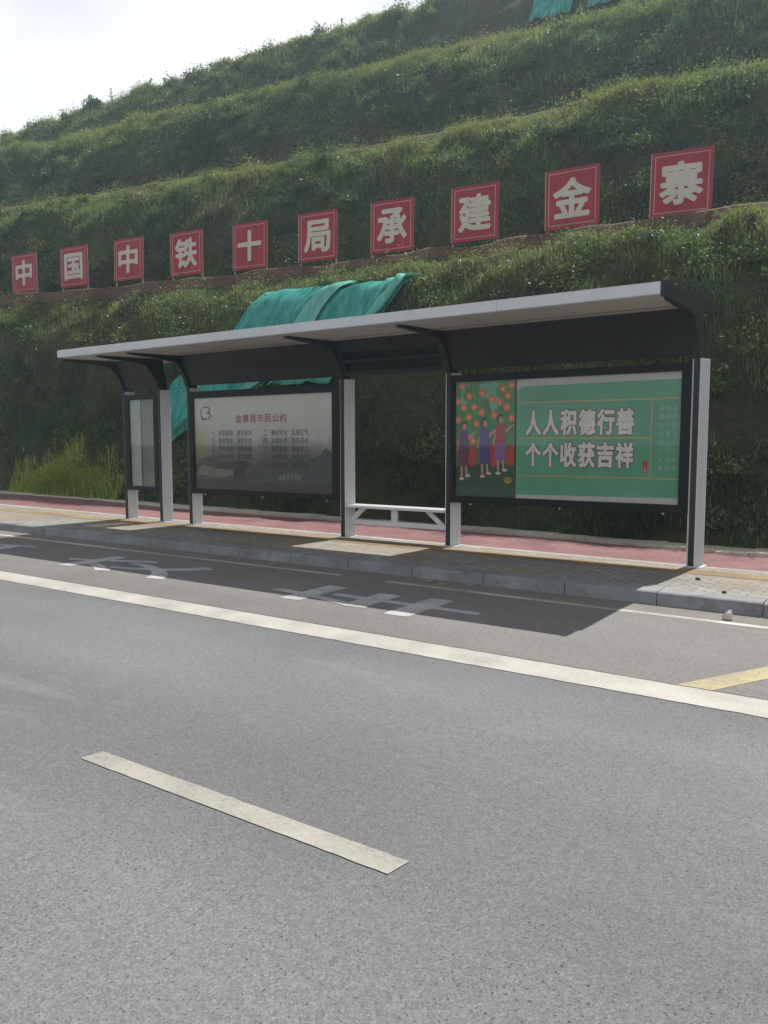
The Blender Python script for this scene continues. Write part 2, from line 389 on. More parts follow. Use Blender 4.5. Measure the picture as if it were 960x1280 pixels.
def letter(mb, txt, x0, x1, z0, z1, y, bold=0.0):
    """text fitted to the box x0..x1, z0..z1 on a vertical plane facing -y"""
    v, f = glyphs(txt)
    n = 12 if bold > .03 else (6 if bold else 0); w = x1-x0; h = z1-z0
    for i in range(-1, n):                 # heavier strokes: the outline is laid over itself in a ring, a hair apart in depth
        dx = bold*math.cos(6.2832*i/max(n, 1))*w if i >= 0 else 0; dz = bold*math.sin(6.2832*i/max(n, 1))*h if i >= 0 else 0
        mb.add([(x0+w*p[0]+dx, y-.00018*(i+1), z0+h*p[1]+dz) for p in v], f)

# road lettering, read by drivers going left: top of each character to -x
def road_char(ch, x0, x1, y0, y1):
    v, f = glyphs(ch)
    mb = MB()
    for i, (a, b) in enumerate([(0, 0), (-1, 0), (1, 0), (0, -1), (0, 1), (.7, .7), (-.7, .7), (.7, -.7), (-.7, -.7)]):
        mb.add([(x1-(x1-x0)*p[1]+a*.045, y0+(y1-y0)*p[0]+b*.022, .004+.00025*i) for p in v], f)
    tag(mb.build('road_lettering', CHARP), kind='structure')
road_char('车', -5.95, -3.5, 6.12, 6.98)
road_char('交', -9.95, -7.55, 6.12, 7.05)
road_char('公', -13.9, -11.5, 6.12, 7.05)

# ------------------------------------------------------------------ hill: four cut slopes with benches
def bend(X):
    X = np.asarray(X, float); t = np.minimum(np.maximum(-X-8, 0), 22)
    return .0042*t*t+np.maximum(-X-30, 0)*.185
def Y1(X): return 16.9-bend(X)
def ip(X, xp, fp): return np.interp(-np.asarray(X, float), xp, fp)
YF = [lambda X: ip(X, [2,10,15,24,60], [12.0,12.55,12.85,13.55,13.9])-.12, lambda X: Y1(X)+1.5, lambda X: Y1(X)+7.4, lambda X: Y1(X)+13.3]
YC = [Y1, lambda X: Y1(X)+5.9, lambda X: Y1(X)+11.9, lambda X: Y1(X)+18.4]
ZC = [lambda X: ip(X, [0,13,30,60], [6.05,6.32,6.85,7.3]), lambda X: ip(X, [4,20,35,60], [11.3,11.8,12.0,12.0]),
      lambda X: ip(X, [10,20,30,42,80], [16.8,17.3,17.4,17.1,15.5]), lambda X: ip(X, [0,20,28,34,42,51,80], [23.1,22.9,22.6,22.2,21.75,20.9,18.0])]
ZF = [lambda X: .10+0*np.asarray(X, float)]+ZC[:3]
BULGE = [.80, .66, .66, .58]
def slope_pt(k, X, u, rough=True):
    yf, yc, zf, zc = YF[k](X), YC[k](X), ZF[k](X), ZC[k](X)
    L = np.hypot(yc-yf, zc-zf); ny = -(zc-zf)/L; nz_ = (yc-yf)/L
    b = BULGE[k]*np.sin(np.pi*np.clip(u, 0, 1)**[2.0, 1.5, 1.5, 1.4][k])
    if rough:
        env = np.clip(np.minimum(u, 1-u)*6, 0, 1)
        if k == 0: env = env*(1-.95*np.clip((X+18.2)/.9, 0, 1)*np.clip((-8.6-X)/.9, 0, 1)*np.clip((.90-u)*9, 0, 1))   # smoothed ground under the nets
        b = b+env*((fbm(X*.35, u*L*.35+40*k, 3+k, 3)-.5)*.75+(fbm(X*1.3, u*L*1.3+40*k, 9+k, 2)-.5)*.75)
    return yf+(yc-yf)*u+ny*b, zf+(zc-zf)*u+nz_*b
HX = np.arange(-110, 40.01, .4)
rows = []; rowmat = []
def addrow(y, z, mi): rows.append((y, z)); rowmat.append(mi)
for k in range(4):
    top_u = .915 if k == 0 else (.95 if k == 1 else 1.0)
    for u in np.linspace(0, top_u, 22):
        y, z = slope_pt(k, HX, u+0*HX); addrow(y, z, 0)
    if k < 2:     # bare clay lip at the outer edge of the bench
        y, z = slope_pt(k, HX, top_u+0*HX); wob = (fbm(HX*.9, HX*0, 31+k)-.5)*.12
        zt = np.maximum(z+.10, ZC[k](HX)-.07+wob*1.3)
        addrow(y+.05, zt-.05, 1); addrow(y+.12, zt, 1); addrow(y+.5, zt-.02, 1); addrow(YC[k](HX)+1.3, ZC[k](HX)-.03, 1)
yl, zl = YC[3](HX), ZC[3](HX)
addrow(yl+4, zl+.6, 0); addrow(yl+20, zl+2, 0); addrow(yl+120, zl+3, 0)
ny_ = len(rows); nx_ = len(HX)
V = np.zeros((ny_, nx_, 3))
for j, (y, z) in enumerate(rows): V[j, :, 0] = HX; V[j, :, 1] = y; V[j, :, 2] = z
F = []; MI = []
for j in range(ny_-1):
    mi = 1 if (rowmat[j+1] == 1) else 0
    for i in range(nx_-1):
        a = j*nx_+i; F.append((a, a+1, a+nx_+1, a+nx_)); MI.append(mi)
me = bpy.data.meshes.new('hillside'); me.from_pydata(V.reshape(-1, 3).tolist(), [], F)
hill = link('hillside', me, SOIL); me.materials.append(CLAY)
me.polygons.foreach_set('material_index', MI); me.polygons.foreach_set('use_smooth', [True]*len(F))
tag(hill, kind='structure')

# ------------------------------------------------------------------ vegetation as leaf-sized faces
def blade_mesh(name, P, H, Wd, az, lean, col, material, parent=None):
    """one two-piece bent blade per root point P; colours vary blade to blade"""
    n = len(P); d = np.stack([np.cos(az), np.sin(az), 0*az], 1); s = np.stack([-np.sin(az), np.cos(az), 0*az], 1)
    upv = np.array([0, 0, 1.0])
    mid = P+upv*(H*.58)[:, None]+d*(H*lean*.3)[:, None]
    tip = P+upv*(H*(1-.25*lean))[:, None]+d*(H*lean)[:, None]
    w = Wd[:, None]
    vv = np.stack([P-s*w*.5, P+s*w*.5, mid+s*w*.42, mid-s*w*.42, tip], 1).reshape(-1, 3)
    base = np.arange(n)*5
    loops = np.stack([base, base+1, base+2, base+3, base+3, base+2, base+4], 1).reshape(-1)
    ls = np.stack([np.arange(n)*7, np.arange(n)*7+4], 1).reshape(-1); lt = np.tile([4, 3], n)
    return raw_mesh(name, vv, loops, ls, lt, np.repeat(col, 5, 0), material, parent)
def leaf_mesh(name, P, size, col, material, parent=None):
    """one diamond leaf per point, random direction"""
    n = len(P); a = rng.normal(size=(n, 3)); a[:, 2] *= .6; a /= np.linalg.norm(a, axis=1)[:, None]
    b = np.cross(a, rng.normal(size=(n, 3))); b /= np.linalg.norm(b, axis=1)[:, None]
    L = size[:, None]
    vv = np.stack([P-a*L*.5, P+b*L*.28, P+a*L*.5, P-b*L*.28], 1).reshape(-1, 3)
    loops = np.arange(4*n); ls = np.arange(n)*4; lt = np.full(n, 4)
    return raw_mesh(name, vv, loops, ls, lt, np.repeat(col, 4, 0), material, parent)
def raw_mesh(name, vv, loops, ls, lt, col, material, parent):
    me = bpy.data.meshes.new(name)
    me.vertices.add(len(vv)); me.vertices.foreach_set('co', vv.astype(np.float32).ravel())
    me.loops.add(len(loops)); me.loops.foreach_set('vertex_index', loops.astype(np.int32))
    me.polygons.add(len(ls)); me.polygons.foreach_set('loop_start', ls.astype(np.int32)); me.polygons.foreach_set('loop_total', lt.astype(np.int32))
    at = me.color_attributes.new('Col', 'FLOAT_COLOR', 'POINT')
    at.data.foreach_set('color', np.concatenate([col, np.ones((len(col), 1))], 1).astype(np.float32).ravel())
    me.update(calc_edges=True)
    return link(name, me, material, parent)
GRASS = foliage_mat('grass_leaves', .42)
PAL = np.array([(.060, .108, .046), (.090, .145, .054), (.136, .172, .066), (.038, .078, .038), (.175, .165, .100), (.058, .104, .066)])
def plant_col(X, Q, n, seed):
    """species patches: which plant grows where, plus leaf to leaf variation"""
    f = fbm(X*.55, Q*.55, seed, 3); g = fbm(X*.16, Q*.16, seed+5, 2)
    idx = np.clip(((f-.28)/.44+rng.normal(0, .22, n))*4, 0, 3.999).astype(int)
    c = PAL[np.array([3, 0, 1, 2])[idx]]
    dry = (rng.random(n) < .05+.10*(g > .58)); c = np.where(dry[:, None], PAL[4], c)
    blu = rng.random(n) < .22; c = np.where(blu[:, None], PAL[5], c)
    return c*rng.uniform(.75, 1.28, (n, 1))*(.74+.85*g)[:, None]
def crest_sun_tint(c, u):
    """sunlit yellow painted into the grass colour along the outer edges of the benches"""
    w = (np.clip((u-.55)/.3, 0, 1)*.60)[:, None]  # painted sunlight grows stronger towards the crest of the slope
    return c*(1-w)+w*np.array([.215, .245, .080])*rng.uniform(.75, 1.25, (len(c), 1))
XR = [(-34, 3), (-48, 3), (-62, 2), (-80, 1)]
NB = [165000, 175000, 160000, 150000]
def bare(k, X, u):
    """places left without plants: nets, clay patches, thin toe of the slope"""
    z = np.zeros(len(X), bool)
    if k == 0:
        z |= (u > .87+.06*noise2(X*1.3, X*0+2, 8))
        z |= (fbm(X*.6, u*7, 77, 3) > .53+.9*np.clip(u-.05, 0, 1)) & (u < .34)
        xl = np.interp(u, [.22, .43, .51, .62, .79], [-15.95, -16.5, -15.6, -14.5, -14.2])+.1; xr = np.interp(u, [.22, .27, .36, .43, .5, .62, .77], [-15.8, -15.3, -13.7, -10.8, -10.55, -9.9, -9.5])-.1
        z |= (X > xl) & (X < xr) & (u > .22) & (u < .785)
    if k == 1: z |= (u > .94)
    if k == 3: z |= (X > -19.0+1.2*np.sin(u*9)) & (X < -9) & (u < .62) & (fbm(X*1.1, u*9, 5, 3) < .66)
    return z
P_all = []; H_all = []; W_all = []; C_all = []; az_all = []; ln_all = []
LP = []; LS = []; LC = []
for k in range(4):
    n = NB[k]; X = rng.uniform(*XR[k], n); u = rng.random(n)
    Lk = 7.6
    dens = fbm(X*.8, u*Lk*.8+k*50, 21+k, 3)
    keep = (~bare(k, X, u)) & (rng.random(n) < np.clip((dens-.30)*3.6, .12, 1))
    X, u, dens = X[keep], u[keep], dens[keep]; n = len(X)
    y, z = slope_pt(k, X, u)
    tall = fbm(X*.45, u*Lk*.45+k*50, 41+k, 3)
    H = rng.uniform(.12, .34, n)*(.55+1.3*np.clip(tall-.25, 0, .6))*(1+.10*k)
    H *= np.where(k < 2, np.clip((.93-u)*7, .35, 1), 1)
    P_all.append(np.stack([X, y, z-.03], 1)); H_all.append(H); W_all.append(rng.uniform(.010, .022, n)*(1+.33*k))
    C_all.append(crest_sun_tint(plant_col(X, u*Lk+k*50, n, 60+k), u)); az_all.append(rng.uniform(0, 2*np.pi, n)); ln_all.append(rng.uniform(.25, 1.15, n))
    # broad-leaved weeds in clumps
    nc = [2400, 2600, 2300, 1800][k]; cx = rng.uniform(*XR[k], nc); cu = rng.random(nc)**.9
    ok = ~bare(k, cx, cu); cx, cu = cx[ok], cu[ok]; nc = len(cx); per = 46
    r = rng.uniform(.10, .38, nc)*(1+.12*k); ccol = crest_sun_tint(plant_col(cx, cu*Lk+k*50, nc, 90+k), cu)
    cy_, cz_ = slope_pt(k, cx, cu)
    o = rng.normal(size=(nc, per, 3))*.5; o[:, :, 2] = np.abs(o[:, :, 2])*1.1
    pts = np.stack([cx, cy_, cz_], 1)[:, None, :]+o*r[:, None, None]
    LP.append(pts.reshape(-1, 3)); LS.append(rng.uniform(.024, .060, nc*per)*(1+.28*k))
    LC.append((np.repeat(ccol, per, 0)*rng.uniform(.75, 1.3, (nc*per, 1))))
    # low bushes: denser mounds of leaves, standing clear of the grass
    nb = [260, 300, 280, 200][k]; bx = rng.uniform(*XR[k], nb); bu = rng.uniform(.03, [.80, .86, .93, .93][k], nb)
    ok = (~bare(k, bx, bu)) & (fbm(bx*.3, bu*2.2+k*9, 55+k, 2) > .42); bx, bu = bx[ok], bu[ok]; nb = len(bx); per = 260
    by, bz = slope_pt(k, bx, bu); br = rng.uniform(.22, .55, nb)
    d = rng.normal(size=(nb, per, 3)); d /= np.linalg.norm(d, axis=2)[:, :, None]; d *= (rng.uniform(.25, 1.1, (nb, per))*(.75+.5*rng.random((nb, per))))[:, :, None]
    d[:, :, 2] = np.abs(d[:, :, 2])*rng.uniform(.7, 1.5, nb)[:, None]; d[:, :, 0] *= rng.uniform(.8, 1.6, nb)[:, None]
    LP.append((np.stack([bx, by-.08, bz], 1)[:, None, :]+d*br[:, None, None]).reshape(-1, 3)); LS.append(rng.uniform(.035, .085, nb*per)*(1+.22*k))
    LC.append(np.repeat(PAL[rng.integers(0, 4, nb)]*rng.uniform(.7, 1.25, (nb, 1)), per, 0)*rng.uniform(.7, 1.35, (nb*per, 1)))
cat = np.concatenate
g1 = blade_mesh('hillside_grass', cat(P_all), cat(H_all), cat(W_all), cat(az_all), cat(ln_all), cat(C_all), GRASS)
tag(g1, 'rough green grass covering the terraced hillside', 'grass', kind='stuff')
g2 = leaf_mesh('hillside_weeds', cat(LP), cat(LS), cat(LC), GRASS)
tag(g2, 'leafy green weeds scattered through the hillside grass', 'weeds', kind='stuff')

# tall weeds standing up against the sky along the crest
def weed(loc, h, label):
    t = empty('tall_weed', loc)
    tag(t, label, 'weed', 'tall weeds along the skyline')
    n = 46; zz = rng.uniform(.1, 1, n)*h
    lean = rng.uniform(-.18, .18, 2)
    mb = MB().tube((0,0,-.1), (lean[0]*h, lean[1]*h, h), .016, .006, 5)
    mb.build('stem', STEM, t)
    P = np.stack([lean[0]*zz, lean[1]*zz, zz], 1)+rng.normal(0, .075, (n, 3))*np.clip(1.25-zz/h, .35, 1)[:, None]*h
    leaf_mesh('foliage', P, rng.uniform(.09, .19, n), np.tile(PAL[3], (n, 1))*rng.uniform(.7, 1.4, (n, 1)), GRASS, t)
STEM = mat('weed_stem', (.07, .09, .035), .8)
for X_, h in [(-48.6, .95), (-46.9, .7), (-45.6, 1.0), (-44.9, .8), (-43.9, 1.15), (-42.6, .85), (-41.5, 1.0), (-38.9, 1.1), (-37.6, .75), (-31.5, .8), (-26.2, .9), (-23.4, .6)]:
    y, z = float(YC[3](X_)), float(ZC[3](X_))
    weed((X_, y+.15, z), h, 'tall leafy weed standing up against the pale sky on the topmost hill crest')

# ------------------------------------------------------------------ bright grass clump and small plants by the red path
def grass_clump(x0, x1, n, label, pal):
    """loose stand of long grass at the toe of the slope, ragged in height and depth"""
    xc = (x0+x1)/2; yc = float(YF[0](xc)); t = empty('grass_clump', (xc, yc, .12)); tag(t, label, 'grass clump')
    X = np.clip(rng.normal(xc, (x1-x0)*.27, n), x0-.4, x1+.3)
    lump = fbm(X*1.3, X*0+4, 71, 2)
    U = np.abs(rng.normal(0, .055, n))*(.5+lump)
    y, z = slope_pt(0, X, U, False); y = y-.12-rng.random(n)*.16
    fall = np.clip(1.15-np.abs(X-xc)/((x1-x0)*.5)*.75, .25, 1)
    H = rng.uniform(.2, .85, n)**.8*fall*(.35+1.05*lump)
    col = pal[rng.integers(0, len(pal), n)]*rng.uniform(.55, 1.4, (n, 1))
    P = np.stack([X-xc, y-yc, z-.16], 1)
    blade_mesh('foliage', P, H, rng.uniform(.008, .018, n), rng.uniform(0, 2*np.pi, n), rng.uniform(.15, 1.1, n), col, GRASS, t)
    q = rng.integers(0, n, n//3); PP = P[q]+np.stack([rng.normal(0, .09, len(q)), rng.normal(0, .07, len(q)), rng.uniform(.1, .95, len(q))*H[q]], 1)
    leaf_mesh('weed_leaves', PP, rng.uniform(.02, .06, len(q)), col[q]*.9, GRASS, t)
BR = np.array([(.24, .33, .07), (.30, .36, .09), (.15, .23, .05), (.34, .34, .13), (.10, .16, .045)])*1.6
grass_clump(-22.6, -17.6, 8500, 'loose bright grass clump behind the red path, beside the narrow end pane', BR)

# ------------------------------------------------------------------ dust nets on the slope
def net(outline, k, label, seed, lift=.17, nU=40, nV=26, m=None, parent=None, name='dust_net'):
    """teal cloth laid on slope k, ruled between a left and a right edge given as (u, X) pairs"""
    (lu, lx), (ru, rx), u0, u1 = outline
    v = []; f = []
    for j in range(nV+1):
        uu = u0+(u1-u0)*j/nV
        for i in range(nU+1):
            s = i/nU; X = np.interp(uu, lu, lx)*(1-s)+np.interp(uu, ru, rx)*s
            X = X+.05*math.sin(uu*13+seed)*(1-abs(2*s-1))
            y, z = slope_pt(k, np.array([X]), np.array([uu]), False)
            fold = .009*math.sin(s*31+uu*7+seed)+.09*abs(math.sin(s*5.5-uu*2.2+seed*2))**16+.04*(float(noise2(X*1.1, uu*4, seed))-.5)
            e = min(1, (u1-uu)/(u1-u0)*5+.30); v.append((X, float(y[0])-(lift+fold)*e, float(z[0])+(lift+fold)*.75*e))
    for j in range(nV):
        for i in range(nU):
            a = j*(nU+1)+i; f.append((a, a+1, a+nU+2, a+nU+1))
    me = bpy.data.meshes.new(name); me.from_pydata(v, [], f)
    me.polygons.foreach_set('use_smooth', [True]*len(f))
    o = link(name, me, m or NET, parent)
    o.modifiers.new('thickness', 'SOLIDIFY').thickness = .006
    return tag(o, label, 'netting') if label else o
def net_mat(name, stops):
    M = bpy.data.materials.new(name); M.use_nodes = True; n = M.node_tree; n.nodes.clear(); g = NG(M)
    o = n.nodes.new('ShaderNodeOutputMaterial'); d = n.nodes.new('ShaderNodeBsdfDiffuse'); t = n.nodes.new('ShaderNodeBsdfTranslucent')
    w = g.tex('Noise', 3.0, g.coord((3.0, .6, .6), (0, .35, 0)), Detail=5, Roughness=.6)
    c = g.ramp(w.outputs['Fac'], stops)
    n.links.new(c, d.inputs['Color']); n.links.new(c, t.inputs['Color'])
    mx = n.nodes.new('ShaderNodeMixShader'); mx.inputs['Fac'].default_value = .35
    n.links.new(d.outputs[0], mx.inputs[1]); n.links.new(t.outputs[0], mx.inputs[2]); n.links.new(mx.outputs[0], o.inputs['Surface'])
    return M
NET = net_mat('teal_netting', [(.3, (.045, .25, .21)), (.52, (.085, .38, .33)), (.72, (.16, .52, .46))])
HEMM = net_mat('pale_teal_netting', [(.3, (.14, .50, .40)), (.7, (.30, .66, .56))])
n1 = net((([.22, .43, .51, .62, .79], [-15.95, -16.5, -15.6, -14.5, -14.2]), ([.22, .27, .36, .5, .65, .79], [-15.8, -15.3, -13.7, -12.1, -11.8, -11.3]), .22, .79), 0,
    'wide teal dust net on the lower slope, running down behind the shelter', 1)
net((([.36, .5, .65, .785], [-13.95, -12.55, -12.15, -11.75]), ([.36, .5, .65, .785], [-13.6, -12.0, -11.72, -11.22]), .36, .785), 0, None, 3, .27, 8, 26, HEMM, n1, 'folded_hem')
n2 = net((([.40, .5, .65, .77], [-12.9, -12.2, -11.9, -11.4]), ([.40, .5, .62, .77], [-11.0, -10.6, -9.9, -9.5]), .40, .77), 0,
    'teal dust net under the boards 承 and 建, ending above the shelter roof', 4, .21)
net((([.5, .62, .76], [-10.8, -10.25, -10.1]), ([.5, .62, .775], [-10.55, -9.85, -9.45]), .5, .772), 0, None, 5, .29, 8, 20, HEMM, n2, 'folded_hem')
net((([.2, .6], [-14.1, -14.3]), ([.2, .6], [-12.4, -12.5]), .2, .6), 3, 'larger teal dust net high up on the bare topmost slope', 2, .25, 16, 12)
net((([.19, .5], [-11.7, -11.5]), ([.19, .5], [-10.7, -10.3]), .19, .5), 3, 'small scrap of teal dust net on the topmost slope beside the larger one', 6, .25, 10, 8)

# ------------------------------------------------------------------ red character boards on the first bench
SIGNRED = mat('sign_red_paint', (.29, .018, .032), .55, 0, .22, 2.5, spec=.3, stretch=(2.2, 2.2, .5)); SIGNWH = mat('sign_cream_paint', (.50, .46, .40), .65, 0, .08, 6, spec=.3)
SIGNBD = mat('sign_border_paint', (.40, .28, .25), .6); SIGNLEG = mat('sign_post_steel', (.30, .28, .25), .5, .3)
signs = [(-26.17, 6.86, '中', 'farthest left red board reading 中 at the edge of the picture'),
 (-23.78, 6.84, '国', 'red board on the bench reading 国, second from the left end of the row'),
 (-21.34, 6.82, '中', 'red board reading 中 between the boards 国 and 铁'),
 (-18.88, 6.73, '铁', 'red board on the bench reading 铁, left of the cross-shaped 十'),
 (-16.42, 6.64, '十', 'red board reading 十, the plain cross shape, left of the teal net top corner'),
 (-14.01, 6.59, '局', 'red board on the bench reading 局, just above the teal net'),
 (-11.61, 6.52, '承', 'red board on the bench reading 承, above where the two teal nets meet'),
 (-9.25, 6.47, '建', 'red board on the bench reading 建, between 承 and 金'),
 (-6.80, 6.41, '金', 'red board on the bench reading 金, next to the rightmost board'),
 (-4.46, 6.30, '寨', 'rightmost and largest looking red board, reading 寨')]
yaws = [.11, .14, .11, .15, .11, .14, .15, .10, .12, .16]
for i, (X, zb, ch, lab) in enumerate(signs):
    y = float(Y1(X))+.3
    t = empty('sign_board', (X, y, zb), yaws[i], rx=-.02+.01*math.sin(i*2.1), ry=.012*math.sin(i*3.7))
    tag(t, lab, 'sign', 'red character boards along the first bench')
    w, h = 1.21, 1.31
    MB().box(-w/2, w/2, 0, .035, 0, h).build('panel', SIGNRED, t, .004)
    b = .075; q = .016; bm = MB()
    for (x0, x1, z0, z1) in ((-w/2+b, w/2-b, b, b+q), (-w/2+b, w/2-b, h-b-q, h-b), (-w/2+b, -w/2+b+q, b+q, h-b-q), (w/2-b-q, w/2-b, b+q, h-b-q)):
        bm.box(x0, x1, -.004, -.0005, z0, z1)
    bm.build('border', SIGNBD, t)
    lm = MB(); letter(lm, ch, -.40, .40, .25, h-.24, -.006, .035); lm.build('lettering', SIGNWH, t)
    em = MB()
    em.box(-w/2-.004, -w/2+.014, -.008, -.0055, -.002, h); em.build('edge_strip', SIGNBD, t)
    gz = float(ZC[0](X))-zb-.15
    for sx in (-w/2+.03, w/2-.03):
        MB().tube((sx, .06, gz), (sx, .06, h), .022, n=8).build('leg', SIGNLEG, t)

# ------------------------------------------------------------------ bus shelter
YP = 9.86
sh = empty('bus_shelter', (0, 0, 0))
tag(sh, 'long grey bus shelter with flat silver roof and poster cases on the sidewalk', 'bus shelter')
PX = [-13.10, -12.06, -11.23, -7.68, -5.75, -2.36]
ZT = 2.63
for x in PX:
    p = MB(); pr = [(x, YP+.012), (x+.088, YP+.012), (x+.165, YP+.185), (x+.155, YP+.20), (x, YP+.20)]
    p.add([(a, b, .13) for a, b in pr]+[(a, b, ZT) for a, b in pr], [(4,3,2,1,0), (5,6,7,8,9)]+[(i, (i+1) % 5, (i+1) % 5+5, i+5) for i in range(5)])
    po = p.build('post', SILV, sh, .004)
    MB().box(x+.022, x+.09, YP-.004, YP+.0115, .13, ZT).build('front_strip', DARK, po, .002)
    g = MB()                                                       # grooves of the extruded side
    for q in (.2, .4, .6, .8):
        gx, gy = x+.088+.077*q, YP+.012+.173*q
        g.add([(gx+.0012, gy-.0008, .14), (gx+.0032, gy+.0037, .14), (gx+.0032, gy+.0037, ZT-.01), (gx+.0012, gy-.0008, ZT-.01)], [(0, 1, 2, 3)])
    g.build('groove', SILVG, po)
    MB().box(x-.03, x+.20, YP-.03, YP+.23, .126, .14).build('base_plate', SILV, po, .003)
# bracket arms sweep forward from each post head into the soffit
ROOF = lambda y: 3.15+(y-8.37)*.035
def arm_prof():
    back = [(YP+.19, ZT), (YP+.185, ZT+.12), (YP+.15, ZT+.26), (YP+.08, ZT+.38), (YP-.02, ZT+.47)]
    topy = [(YP+.05, ROOF(YP+.05)), (8.55, ROOF(8.55)-.002)]
    under = [(8.6, ROOF(8.6)-.03), (9.3, ROOF(9.3)-.075), (9.55, ROOF(9.55)-.12), (9.68, 2.95), (9.79, 2.80), (YP-.004, ZT+.0)]
    return [(YP+.19, ZT), (YP+.185, ZT+.12), (YP+.16, ZT+.25), (YP+.12, ZT+.36), (YP+.10, ROOF(YP+.1)-.003)]+topy[1:]+under
for x in PX:
    MB().prism(arm_prof(), x+.004, x+.088).build('arm', DARK, sh, .004)
# valance boards between the posts, same sweep
def val_prof():
    a = [(YP+.02, 2.675), (YP-.02, 2.78), (YP-.075, 2.90), (YP-.15, 3.02), (YP-.24, ROOF(YP-.24)-.004)]
    return a+[(p[0]+.05, p[1]) for p in reversed(a)]
for a, b in ((PX[0]+.093, PX[1]-.001), (PX[2]+.093, PX[3]-.001), (PX[4]+.093, PX[5]-.001)):
    MB().prism(val_prof(), a, b).build('valance', DARK, sh, .003)
# middle bay: a recessed route-sign box with a dark glass front
a, b = PX[3]+.093, PX[4]-.001
rb = MB()
rb.prism([(YP+.02, 2.675), (YP-.0, 2.735), (YP+.05, 2.735), (YP+.07, 2.675)], a, b)
rb.prism([(YP-.15, 3.03), (YP-.24, ROOF(YP-.24)-.004), (YP-.19, ROOF(YP-.19)-.004), (YP-.10, 3.03)], a, b)
rb.prism([(YP-.055, 2.868), (YP-.075, 2.905), (YP-.035, 2.905), (YP-.015, 2.868)], a+.06, b-.06)
for c in ((a, a+.06), (b-.06, b)):
    rb.prism([(YP+.0, 2.735), (YP-.02, 2.78), (YP-.075, 2.90), (YP-.15, 3.03), (YP-.10, 3.03), (YP-.025, 2.90), (YP+.03, 2.78), (YP+.05, 2.735)], *c)
rs = rb.build('route_sign_box', DARK, sh)
MB().prism([(YP+.06, 2.72), (YP+.0, 3.03), (YP+.02, 3.04), (YP+.08, 2.73)], a+.06, b-.06).build('screen', BLACK, rs)
# roof
X0, X1, YF0, YB0 = -12.93, -2.31, 8.37, 10.62
tz = lambda y: 3.285+(y-YF0)*.045
MB().prism([(YF0+.03, ROOF(YF0+.03)), (YB0-.02, ROOF(YB0-.02)), (YB0-.02, tz(YB0)-.01), (YF0+.03, tz(YF0)-.01)], X0+.03, X1-.03).build('roof', SOFF, sh)
MB().prism([(YF0, ROOF(YF0)+.012), (YF0+.012, ROOF(YF0)), (YF0+.029, ROOF(YF0)), (YF0+.029, tz(YF0)), (YF0+.008, tz(YF0)), (YF0, tz(YF0)-.012)], X0+.002, X1-.031).build('fascia', SILVR, sh)
MB().prism([(YF0+.03, tz(YF0)-.009), (YB0, tz(YB0)-.009), (YB0, tz(YB0)+.006), (YF0+.03, tz(YF0)+.006)], X0+.03, X1-.03).build('roof_sheet', SILVR, sh)
for (xa, xb) in ((X1-.0295, X1+.01), (X0-.01, X0+.0295)):
    MB().prism([(YF0-.004, ROOF(YF0)-.012), (YB0+.02, ROOF(YB0)-.012), (YB0+.05, ROOF(YB0)+.03), (YB0+.02, tz(YB0)+.014), (YF0-.004, tz(YF0)+.012)], xa, xb).build('end_plate', DARK, sh, .004)
# soffit trim line and joints
sj = MB().box(X0+.05, X1-.05, 9.32, 9.335, ROOF(9.32)-.012, ROOF(9.32)-.001)
sj.build('soffit_trim', mat('soffit_trim_paint', (.30, .28, .26)), sh)
SEAM = mat('seam_shadow_line', (.20, .19, .18), .6)
for x in np.arange(X0+1.05, X1-.3, 1.19):
    MB().box(x, x+.006, YF0+.035, YB0-.05, ROOF(9.0)-.0, ROOF(9.0)+.001).build('soffit_seam', SEAM, sh) if 0 else MB().prism([(YF0+.035, ROOF(YF0+.035)-.0025), (YB0-.05, ROOF(YB0-.05)-.0025), (YB0-.05, ROOF(YB0-.05)-.0005), (YF0+.035, ROOF(YF0+.035)-.0005)], x, x+.006).build('soffit_seam', SEAM, sh)
for x in (-11.0, -7.45, -4.2):
    MB().box(x, x+.004, YF0-.0015, YF0-.0003, ROOF(YF0)+.014, tz(YF0)-.014).build('fascia_joint', SEAM, sh)
# seat: two rails with trestle struts between the middle posts
a, b = PX[3]+.094, PX[4]-.002
bn = empty('bench', (0, 0, 0)); bn.parent = sh
MB().box(a, b, YP+.0, YP+.30, .612, .655).build('seat', BENCH, bn, .008)
MB().box(a, b, YP+.10, YP+.15, .345, .42).build('rail', BENCH, bn, .006)
for (xt, xb_) in ((a+.28, a+.07), (b-.36, b-.12)):
    MB().plate([(xb_-.05, .4205), (xb_+.06, .4205), (xt+.06, .6115), (xt-.05, .6115)], YP+.105, YP+.145).build('strut', BENCH, bn)
xm = (a+b)/2-.04
MB().plate([(xm-.055, .4205), (xm+.055, .4205), (xm+.055, .6115), (xm-.055, .6115)], YP+.105, YP+.145).build('strut', BENCH, bn)

# poster cases
def case(x0, x1, z0, z1, gx0, gx1, gz0, gz1, name='poster_case', dep=.12):
    t = empty(name, (0, 0, 0)); t.parent = sh
    f = MB()
    f.box(x0, x1, YP, YP+dep, z0, gz0).box(x0, x1, YP, YP+dep, gz1, z1).box(x0, gx0, YP, YP+dep, gz0+.0005, gz1-.0005).box(gx1, x1, YP, YP+dep, gz0+.0005, gz1-.0005)
    f.build('frame', BLACK, t)
    for sx in np.linspace(x0+.3, x1-.3, 3 if x1-x0 > 2 else 1):
        MB().tube((sx, YP+.05, z0-.028), (sx, YP+.05, z0-.001), .014, n=10).build('stud', SILV, t)
    return t
YG, YS = YP+.012, YP+.045          # glass and printed sheet
